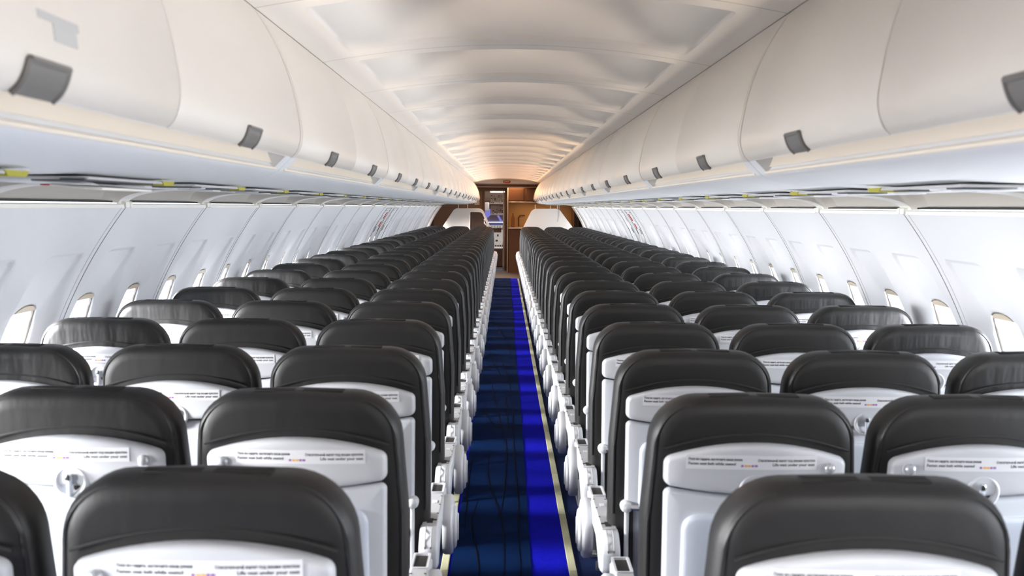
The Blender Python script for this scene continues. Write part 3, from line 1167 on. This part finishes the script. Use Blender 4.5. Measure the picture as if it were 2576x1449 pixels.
nx = len(xl)
seamf = []
for j in range(len(rows) - 1):
    sm = rows[j][1] == yrel[-1] or rows[j][1] == 0
    for i in range(nx - 1):
        a = j * nx + i
        (seamf if rows[j][1] == yrel[-1] else fs).append([a, a + 1, a + nx + 1, a + nx])
mb.add(vs, fs, M['ceil'])
kk = mb.m(M['seam'])
for q in seamf: mb.f.append(q); mb.mi.append(kk)
# outer roof so that no daylight leaks in
mb.box((0, 11.2, 2.36), (3.4, 28, .02), M['dark'])
struct(mb.build('ceiling', angle=32))
Y_CEIL_END = rows[-1][0]
# edge trims where the ceiling meets the bins: dark joint
for side, nm in ((-1, 'left'), (1, 'right')):
    m_ = MB(); m_.box((side * .742, (y_start + Y_CEIL_END) / 2, 2.100), (.012, Y_CEIL_END - y_start, .014), M['seam'])
    struct(m_.build(f'trim_ceiling_{nm}'))

# ------------------------------------------------------------------ shell closing the cabin
mb = MB(); mb.box((0, Y_REAR - .03, 1.1), (3.7, .04, 2.6), M['cream']); struct(mb.build('wall_rear'))

# ------------------------------------------------------------------ front of the cabin
YP = 22.35                               # partitions
def make_partition(side, outline, pocket, label):
    t = thing('partition', label, 'partition', (0, YP, 0))
    mb = MB()
    o = densify(outline, .06)
    plate(mb, o, [(.012, 0), (.003, .003), (0, .012), (0, .030), (.008, .036)], lambda x, z, d: (x, d, z), M['cream'], shrink=(.7, .35))
    mb.build('partition_panel', t, angle=45)
    for x in ((.62, .95, 1.10) if side > 0 else (-1.05, -.85)):
        m_ = MB(); m_.cyl((x, .018, 1.50), (x, .018, 1.602), .008, M['trimmetal'], 8); m_.build('post', t)
    return t
pl = poly_round([(-1.60, .05), (-.30, .05), (-.33, 1.06), (-.53, 1.512), (-1.13, 1.510), (-1.40, 1.10)], [.03, .03, .3, .14, .12, .3], 8)
P1 = make_partition(-1, pl, True, 'cream partition with a dark opening in front of the left seats')
o = densify(poly_round([(-.80, 1.02), (-.415, 1.02), (-.435, 1.20), (-.53, 1.435), (-.80, 1.440)], [.02, .02, .1, .10, .03], 6), .05)
m_ = MB(); plate(m_, o, [(0, -.002), (0, .004)], lambda x, z, d: (x, d, z), M['front_dark'], shrink=(.6, .3)); hole = m_.build('opening', P1)
hole['label'] = 'dark opening'
m_ = MB(); m_.tube([(x, -.006, z) for x, z in o + [o[0]]], .010, M['cream'], 6); m_.build('opening_rim', P1)
m_ = MB(); m_.tube([(-.455, -.01, 1.30), (-.485, -.035, 1.27), (-.485, -.035, 1.20), (-.45, -.01, 1.16)], .012, M['cream'], 8); m_.build('grab_handle', P1)
pr = poly_round([(.33, .05), (1.62, .05), (1.48, 1.06), (1.13, 1.520), (.56, 1.512), (.35, 1.08)], [.03, .03, .3, .14, .14, .3], 8)
P2 = make_partition(1, pr, False, 'plain cream partition in front of the right seats')
m_ = MB()
m_.tube([(1.135, YP - .03, 1.61), (1.137, YP - .02, 1.50), (1.135, YP - .012, 1.36), (1.110, YP - .012, 1.235)], .006, M['seam'], 6)
tag(m_.build('hanging_cord'), 'thin cord hanging down over the right cream partition', 'cord')

# header with the exit sign
mb = MB()
pts = [(-.735, 2.075)] + [(.735, 2.075)] + [(x, arch(x) + .03) for x in [.735 - 1.47 * i / 16 for i in range(17)]]
mb.extrude(pts, 23.50, 23.54, M['ceil'])
struct(mb.build('trim_header'))
m_ = MB()
o = poly_round([(-.088, 0), (-.062, -.034), (.062, -.034), (.088, 0), (.062, .034), (-.062, .034)], .012, 4)
plate(m_, densify(o, .03), [(.004, 0), (0, .003), (0, .012)], lambda x, z, d: (x, 23.486 + d, 2.122 + z), M['exit_red'], shrink=(.5,))
ex = m_.build('exit_sign')
tag(ex, 'red EXIT sign on the header at the front end of the ceiling', 'exit sign')
v_, f_ = text_mesh('t', 'EXIT', .058, 'CENTER')
m_ = MB(); m_.add([(p.x, 23.4845, 2.122 + p.y) for p in v_], f_, M['label']); m_.build('lettering', ex, smooth=False)
m_ = MB(); m_.cyl((-1.3, 23.95, 2.015), (1.3, 23.95, 2.015), .017, M['trimmetal'], 12)
tag(m_.build('curtain_rail'), 'shiny horizontal curtain rail across the cabin beneath the header', 'rail')

# front bulkhead with the cockpit doorway
YF = 25.1
mb = MB()
mb.box((-1.25, YF + .03, 1.15), (1.40, .06, 2.4), M['front'])
mb.box((.90, YF + .03, 1.15), (1.86, .06, 2.4), M['front'])
mb.box((-.29, YF + .03, 2.15), (.52, .06, .42), M['front'])
struct(mb.build('wall_front'))
m_ = MB()
for x, w in ((-.545, .035), (-.035, .035)):
    m_.box((x, YF - .01, .97), (w, .08, 1.94), M['front'], .006, 1)
m_.box((-.29, YF - .01, 1.945), (.545, .08, .04), M['front'], .006, 1)
struct(m_.build('door_1'))
m_ = MB(); m_.box((-.072, 25.52, 1.0), (.030, .62, 1.86), M['ck_light'], .006, 1); struct(m_.build('door_6'))
m_ = MB(); m_.box((-.29, YF + .05, .012), (.46, .06, .02), mat('sill_blue', (.12, .30, .62), .5)); struct(m_.build('trim_sill'))
# vestibule side walls and ceiling
for side, nm in ((-1, 'left'), (1, 'right')):
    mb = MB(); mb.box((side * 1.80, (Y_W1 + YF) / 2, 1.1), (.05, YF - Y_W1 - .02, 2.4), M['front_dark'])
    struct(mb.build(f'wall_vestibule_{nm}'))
    # raked door surround visible past the partition
    m_ = MB()
    zs = [.6 + .06 * i for i in range(17)]
    vs = []
    for z in zs:
        x = wall_x(z)
        vs += [(side * (x - .05), Y_W1 + .01, z), (side * (x + .03), Y_W1 + .01, z), (side * (x - .05), Y_W1 + .09, z), (side * (x + .03), Y_W1 + .09, z)]
    fs = []
    for i in range(len(zs) - 1):
        a = 4 * i; b_ = a + 4
        fs += [[a, a + 1, b_ + 1, b_], [a, b_, b_ + 2, a + 2], [a + 2, b_ + 2, b_ + 3, a + 3], [a + 1, a + 3, b_ + 3, b_ + 1]]
    m_.add(vs, fs, M['cream'])
    struct(m_.build(f'trim_entry_{nm}'))
mb = MB(); mb.box((0, 24.3, 2.07), (3.4, 1.55, .03), M['front']); struct(mb.build('ceiling_vestibule'))

# galley at the right of the doorway
G = thing('galley_unit', 'galley unit with brown glow in its colour and open amber niche at the right of the cockpit doorway', 'galley', (0, 24.35, 0))
def part(name, c, s, m__, parent, bev=.004, lab=None):
    a = MB(); a.box(c, s, m__, bev, 1); o_ = a.build(name, parent)
    if lab: o_['label'] = lab
    return o_
part('side_panel', (.028, .34, 1.0), (.022, .70, 2.0), M['trimmetal'], G)
part('side_panel', (1.60, .34, 1.0), (.03, .70, 2.0), M['galley'], G)
part('back_panel', (.82, .66, 1.35), (1.55, .03, .70), M['galley_in'], G, lab='back panel with amber glow in its colour')
lc = part('lower_cabinet', (.82, .34, .51), (1.54, .66, 1.02), M['galley'], G)
part('counter', (.82, .33, 1.045), (1.55, .70, .03), M['trimmetal'], G)
uc = part('upper_cabinet', (.82, .34, 1.84), (1.54, .64, .33), M['galley'], G)
for x in (.20, .62, 1.05):
    part('cabinet_door', (x + .02, .012, 1.84), (.38, .02, .29), M['galley'], uc, .012)
sh_ = part('shelf_edge', (.82, .01, 1.665), (1.54, .03, .018), M['trimmetal'], G)
for x in (.16, .36, .58, .80):
    part('shelf_latch', (x, -.010, 1.665), (.11, .012, .022), M['cream'], sh_, .003)
a = MB(); a.tube([(.30, .62, 1.08), (.30, .60, 1.30), (.33, .60, 1.345), (.45, .60, 1.345)], .012, M['front_dark'], 8); a.build('grab_loop', G)
m_ = MB()
m_.lathe([(.001, 0), (.042, .002), (.044, .02), (.041, .07), (.044, .11), (.041, .16), (.044, .20), (.036, .25), (.018, .29), (.015, .31)], M['bottle'], 20, (.155, 24.55, 1.062), 'z')
bt = m_.build('water_bottle')
tag(bt, 'clear plastic bottle standing on the galley counter', 'bottle')
m_ = MB(); m_.lathe([(.017, .305), (.017, .33), (.014, .335)], M['galley'], 14, (.155, 24.55, 1.062), 'z'); m_.build('bottle_cap', bt)

# small placards on the bulkhead left of the doorway
for i, (x, z, w, h) in enumerate(((-.72, 1.68, .12, .18), (-.95, 1.70, .22, .14), (-.72, 1.85, .10, .12))):
    m_ = MB(); m_.box((x, YF - .006, z), (w, .01, h), M['cream'], .003, 1)
    tag(m_.build('wall_placard'), ['small upright cream placard beside the cockpit doorway, lower of two', 'wide cream placard on the bulkhead, second from the doorway', 'small cream placard beside the cockpit doorway, upper of two'][i], 'placard')

# ------------------------------------------------------------------ cockpit seen through the doorway
Z0 = 26.2
mb = MB()
mb.box((-.74, 26.75, 1.1), (.04, 3.2, 2.2), M['front']); mb.box((.64, 26.75, 1.1), (.04, 3.2, 2.2), M['front'])
mb.box((-.05, 27.82, 1.83), (1.34, .04, .60), M['front']); mb.box((-.05, 27.82, .52), (1.34, .04, 1.1), M['front_dark'])
struct(mb.build('wall_cockpit'))
mb = MB(); mb.box((-.05, 26.75, -.02), (1.4, 3.2, .04), M['front_dark']); struct(mb.build('floor_cockpit'))
mb = MB(); mb.box((-.05, 26.75, 2.12), (1.4, 3.2, .04), M['front']); struct(mb.build('ceiling_cockpit'))
m_ = MB(); m_.box((-.63, 25.9, 1.55), (.14, .02, .20), M['label'], .003, 1)
m_.v = [(x + .12, y, z) for x, y, z in m_.v]
tag(m_.build('paper_notice'), 'white paper sheet on the cockpit wall behind the doorway', 'paper')
# overhead panel: two sloping banks of switches
ov = thing('switch_console', 'sloping overhead switch panel in the cockpit', 'control panel', (0, 0, 0))
for i, (yc, zc, hh) in enumerate(((26.6, 1.735, .26), (27.0, 1.455, .28))):
    m_ = MB(); m_.box((-.20, yc, zc), (.44, .03, hh), M['ck_panel'], .004, 1, rot=(math.radians(-25), 0, 0)); pb = m_.build('switch_bank', ov)
    rr = random.Random(i)
    m2 = MB()
    for r in range(6):
        for c in range(9):
            x = -.20 - .19 + .0475 * c; dz = -hh / 2 + .03 + (hh - .06) * r / 5
            off = Vector((0, -.024, 0)); v2 = Euler((math.radians(-25), 0, 0)).to_matrix() @ Vector((0, -.022, dz))
            m2.box((x, yc + v2.y, zc + v2.z), (.026 if rr.random() < .5 else .016, .016, .014 + .012 * rr.random()), M[rr.choice(('ck_knob', 'ck_light', 'ck_knob', 'front_dark'))], .002, 1)
    m2.build('switches', pb)['kind'] = 'stuff'
m_ = MB(); m_.box((-.20, 26.3, 1.93), (.44, .5, .05), M['ck_light'], .01, 1); m_.build('overhead_cover', ov)
# windshield, glareshield, instrument panel
ws = thing('windshield', 'slanted two-pane cockpit windshield seen through the doorway', 'windshield', (0, 0, 0))
m_ = MB(); m_.add([(-.70, 27.15, 1.50), (-.05, 27.4, 1.50), (-.05, 27.7, 1.14), (-.70, 27.4, 1.14)], [[0, 1, 2, 3]], M['windshield']); m_.v += [(x, y + .01, z) for x, y, z in m_.v[:4]]
m_.f += [[4, 7, 6, 5], [0, 4, 5, 1], [1, 5, 6, 2], [2, 6, 7, 3], [3, 7, 4, 0]]; m_.mi += [0] * 5
m_.build('windshield_pane', ws, smooth=False)
m_ = MB(); m_.add([(.60, 27.15, 1.50), (-.05, 27.4, 1.50), (-.05, 27.7, 1.14), (.60, 27.4, 1.14)], [[0, 1, 2, 3]], M['windshield']); m_.v += [(x, y + .01, z) for x, y, z in m_.v[:4]]
m_.f += [[4, 7, 6, 5], [0, 4, 5, 1], [1, 5, 6, 2], [2, 6, 7, 3], [3, 7, 4, 0]]; m_.mi += [0] * 5
m_.build('windshield_pane', ws, smooth=False)
m_ = MB(); m_.cyl((-.05, 27.4, 1.52), (-.05, 27.7, 1.13), .025, M['ck_light'], 8)
m_.cyl((-.70, 27.15, 1.51), (-.05, 27.4, 1.51), .02, M['ck_panel'], 8); m_.cyl((-.05, 27.4, 1.51), (.60, 27.15, 1.51), .02, M['ck_panel'], 8)
m_.build('windshield_frame', ws)
for pts in (((-.62, 1.16), (-.30, 1.42), (-.17, 1.17)), ((-.24, 1.40), (-.06, 1.42), (-.10, 1.17))):
    m_ = MB()
    vs = [(x, 27.12 + .16 * (1.45 - z), z) for x, z in pts]; vs += [(x, y + .012, z) for x, y, z in vs]
    m_.add(vs, [[0, 1, 2], [5, 4, 3], [0, 3, 4, 1], [1, 4, 5, 2], [2, 5, 3, 0]], M['visor'])
    m_.build('sun_blind', ws, smooth=False)
ip = thing('instrument_panel', 'pale cockpit instrument panel with displays under a blue glareshield', 'control panel', (0, 0, 0))
m_ = MB(); m_.box((-.05, 27.22, 1.08), (1.26, .34, .11), M['ck_blue'], .03, 2); m_.build('glareshield', ip)
m_ = MB(); m_.box((-.05, 27.10, .80), (1.28, .10, .52), M['ck_light'], .01, 1); m_.build('main_panel', ip)
m_ = MB(); m_.box((-.05, 27.02, 1.03), (1.20, .06, .07), M['ck_light'], .006, 1)
for c in range(16): m_.cyl((-.60 + .073 * c, 26.99, 1.03), (-.60 + .073 * c, 26.965, 1.03), .011, M['front_dark'], 8)
m_.build('autopilot_strip', ip)
for x, z, w, h in ((-.25, .93, .24, .10), (-.47, .76, .10, .20), (.02, .76, .10, .20), (-.25, .66, .06, .04), (-.22, .80, .04, .05)):
    m_ = MB(); m_.box((x, 27.045, z), (w, .012, h), M['front_dark'], .004, 1); m_.build('display', ip)
pd = thing('centre_pedestal', 'low dark cockpit pedestal with pale levers on its top', 'control panel', (0, 0, 0))
m_ = MB(); m_.box((-.22, 26.72, .24), (.40, .70, .46), M['front_dark'], .01, 1); m_.build('pedestal_body', pd)
m_ = MB(); m_.box((-.22, 26.70, .49), (.38, .66, .03), M['ck_light'], .006, 1); m_.build('pedestal_top', pd)
for x in (-.30, -.24, -.18, -.12):
    m_ = MB(); m_.cyl((x, 26.62, .50), (x, 26.56, .60), .010, M['ck_knob'], 8); m_.box((x, 26.555, .605), (.03, .02, .02), M['ck_knob'], .004, 1); m_.build('lever', pd)

# ------------------------------------------------------------------ overwing exits on the sidewalls
num = 2
for side, nm in ((-1, 'left'), (1, 'right')):
    for j, yc in enumerate((13.05, 13.9)):
        d = struct(link(f'door_{num}', None, None, (0, yc, 0))); num += 1
        zs = [.62 + (1.52 - .62) * i / 16 for i in range(17)]
        m_ = MB()
        for dy in (-.255, .255):
            m_.tube([(side * (wall_x(z) - .002), dy, z) for z in zs], .003, M['wall_seam'], 6)
        m_.tube([(side * (wall_x(1.52) - .002), -.255, 1.52), (side * (wall_x(1.52) - .002), .255, 1.52)], .003, M['wall_seam'], 6)
        m_.build('exit_outline', d)
        def strip(z0, z1, dy, w, m__, name):
            q = MB(); zz = [z0 + (z1 - z0) * i / 5 for i in range(6)]; vs = []; fs = []
            for z in zz:
                for a in (-w / 2, w / 2):
                    vs += [(side * (wall_x(z) - .006), dy + a, z), (side * (wall_x(z) + .003), dy + a, z)]
            for i in range(5):
                a = 4 * i; b_ = a + 4
                fs += [[a, a + 2, b_ + 2, b_], [a, b_, b_ + 1, a + 1], [a + 2, a + 3, b_ + 3, b_ + 2]]
            fs += [[0, 1, 3, 2], [20, 22, 23, 21]]
            q.add(vs, fs, m__)
            return q.build(name, d)
        if j == 0:
            strip(1.385, 1.470, .10, .085, M['red'], 'exit_sign')
            strip(1.285, 1.350, .10, .085, M['red'], 'exit_sign')
        for dy in (-.14, .22):
            strip(1.37, 1.43, dy, .010, M['sticker_grey'], 'instruction_mark'); strip(1.22, 1.29, dy, .012, M['handle'], 'instruction_mark')
            strip(1.488, 1.494, dy, .10, M['handle'], 'instruction_mark')

# ------------------------------------------------------------------ lights
def area(name, loc, rot, sx, sy, power, color, spread=PI):
    l = bpy.data.lights.new(name, 'AREA'); l.shape = 'RECTANGLE'; l.size = sx; l.size_y = sy
    l.energy = power; l.color = color; l.spread = spread
    o = bpy.data.objects.new(name, l); COL.objects.link(o)
    o.location = loc; o.rotation_euler = rot
    return o
# daylight standing outside every window; the sun is on the left of the aircraft
for side, e, c, g in ((-1, 50.0, (1.0, .985, .96), 0), (1, 13.5, (.94, .97, 1.0), 1.5)):
    for k, yc in WCENTRES:
        if yc < .3: continue
        # light of the sky, and light thrown up by the bright apron
        area('skylight', (side * 2.02, yc, 1.00), (0, math.radians(80 if side > 0 else -60), 0), .42, .30, e, c, math.radians(150 if side > 0 else 102))
        if g: area('apron_bounce', (side * 1.99, yc, .98), (0, math.radians(124 if side > 0 else -130), 0), .34, .24, g, (1.0, .97, .93), math.radians(70))
# added unseen strips at the bin tops brighten the ceiling, warmer towards the front
for side in (-1, 1):
    area('ceiling_fill', (side * .712, 4.0, 2.074), (0, math.radians(102 if side > 0 else -102), 0), .02, 9.6, 3.0, (1.0, .84, .69), math.radians(24))
    area('ceiling_fill', (side * .712, 12.0, 2.074), (0, math.radians(102 if side > 0 else -102), 0), .02, 6.0, 4.6, (1.0, .70, .45), math.radians(26))
    area('ceiling_fill', (side * .712, 19.0, 2.074), (0, math.radians(102 if side > 0 else -102), 0), .02, 7.6, 9.0, (1.0, .58, .32), math.radians(30))
# added fill lights: one unseen behind the camera, warm ones at the front
area('rear_fill', (1.2, -.75, 1.55), (math.radians(76), 0, math.radians(-16)), .5, .5, 22, (1.0, .97, .93))  # added to light the seat backs, no fixture
area('front_warm_fill', (0, 22.9, 2.03), (math.radians(-30), 0, 0), 1.2, .5, 7, (1.0, .55, .25))  # added for a warm glow up front, no fixture
area('galley_niche_fill', (.75, 24.55, 1.655), (0, 0, 0), 1.1, .1, 2.2, (1.0, .72, .42))  # added to brighten the niche
area('vestibule_warm_fill', (0, 24.2, 2.03), (0, 0, 0), .8, .4, 5, (1.0, .62, .32))  # added warm light over the vestibule, no fixture
area('cockpit_fill', (-.2, 26.0, 2.08), (math.radians(18), 0, 0), .4, .4, 34, (.95, .97, 1.0))  # added to brighten the instrument panel

w = bpy.data.worlds.new('sky'); S.world = w; w.use_nodes = True
bg = w.node_tree.nodes['Background']; bg.inputs[0].default_value = (.80, .88, 1.0, 1); bg.inputs[1].default_value = 2.2

# ------------------------------------------------------------------ camera
cam = bpy.data.cameras.new('camera')
co = bpy.data.objects.new('camera', cam); COL.objects.link(co)
F = 2580.0
cam.sensor_width = 36.0; cam.lens = 36.0 * F / 2576.0
cam.clip_start = .05; cam.clip_end = 200
R = Matrix.Rotation(-19.8 / F, 4, 'Z') @ Matrix.Rotation(PI / 2 - math.atan(204 / F), 4, 'X') @ Matrix.Rotation(.0087, 4, 'Z')
co.matrix_world = Matrix.Translation((-.0425, 0, 1.55)) @ R
cam.dof.use_dof = True; cam.dof.focus_distance = 9.0; cam.dof.aperture_fstop = 6.3
S.camera = co

S.view_settings.view_transform = 'Standard'
S.view_settings.look = 'None'
S.view_settings.exposure = 0.55
S.cycles.diffuse_bounces = 6
S.cycles.glossy_bounces = 3
S.cycles.max_bounces = 9
S.view_settings.gamma = 1.0
S.view_settings.use_curve_mapping = False
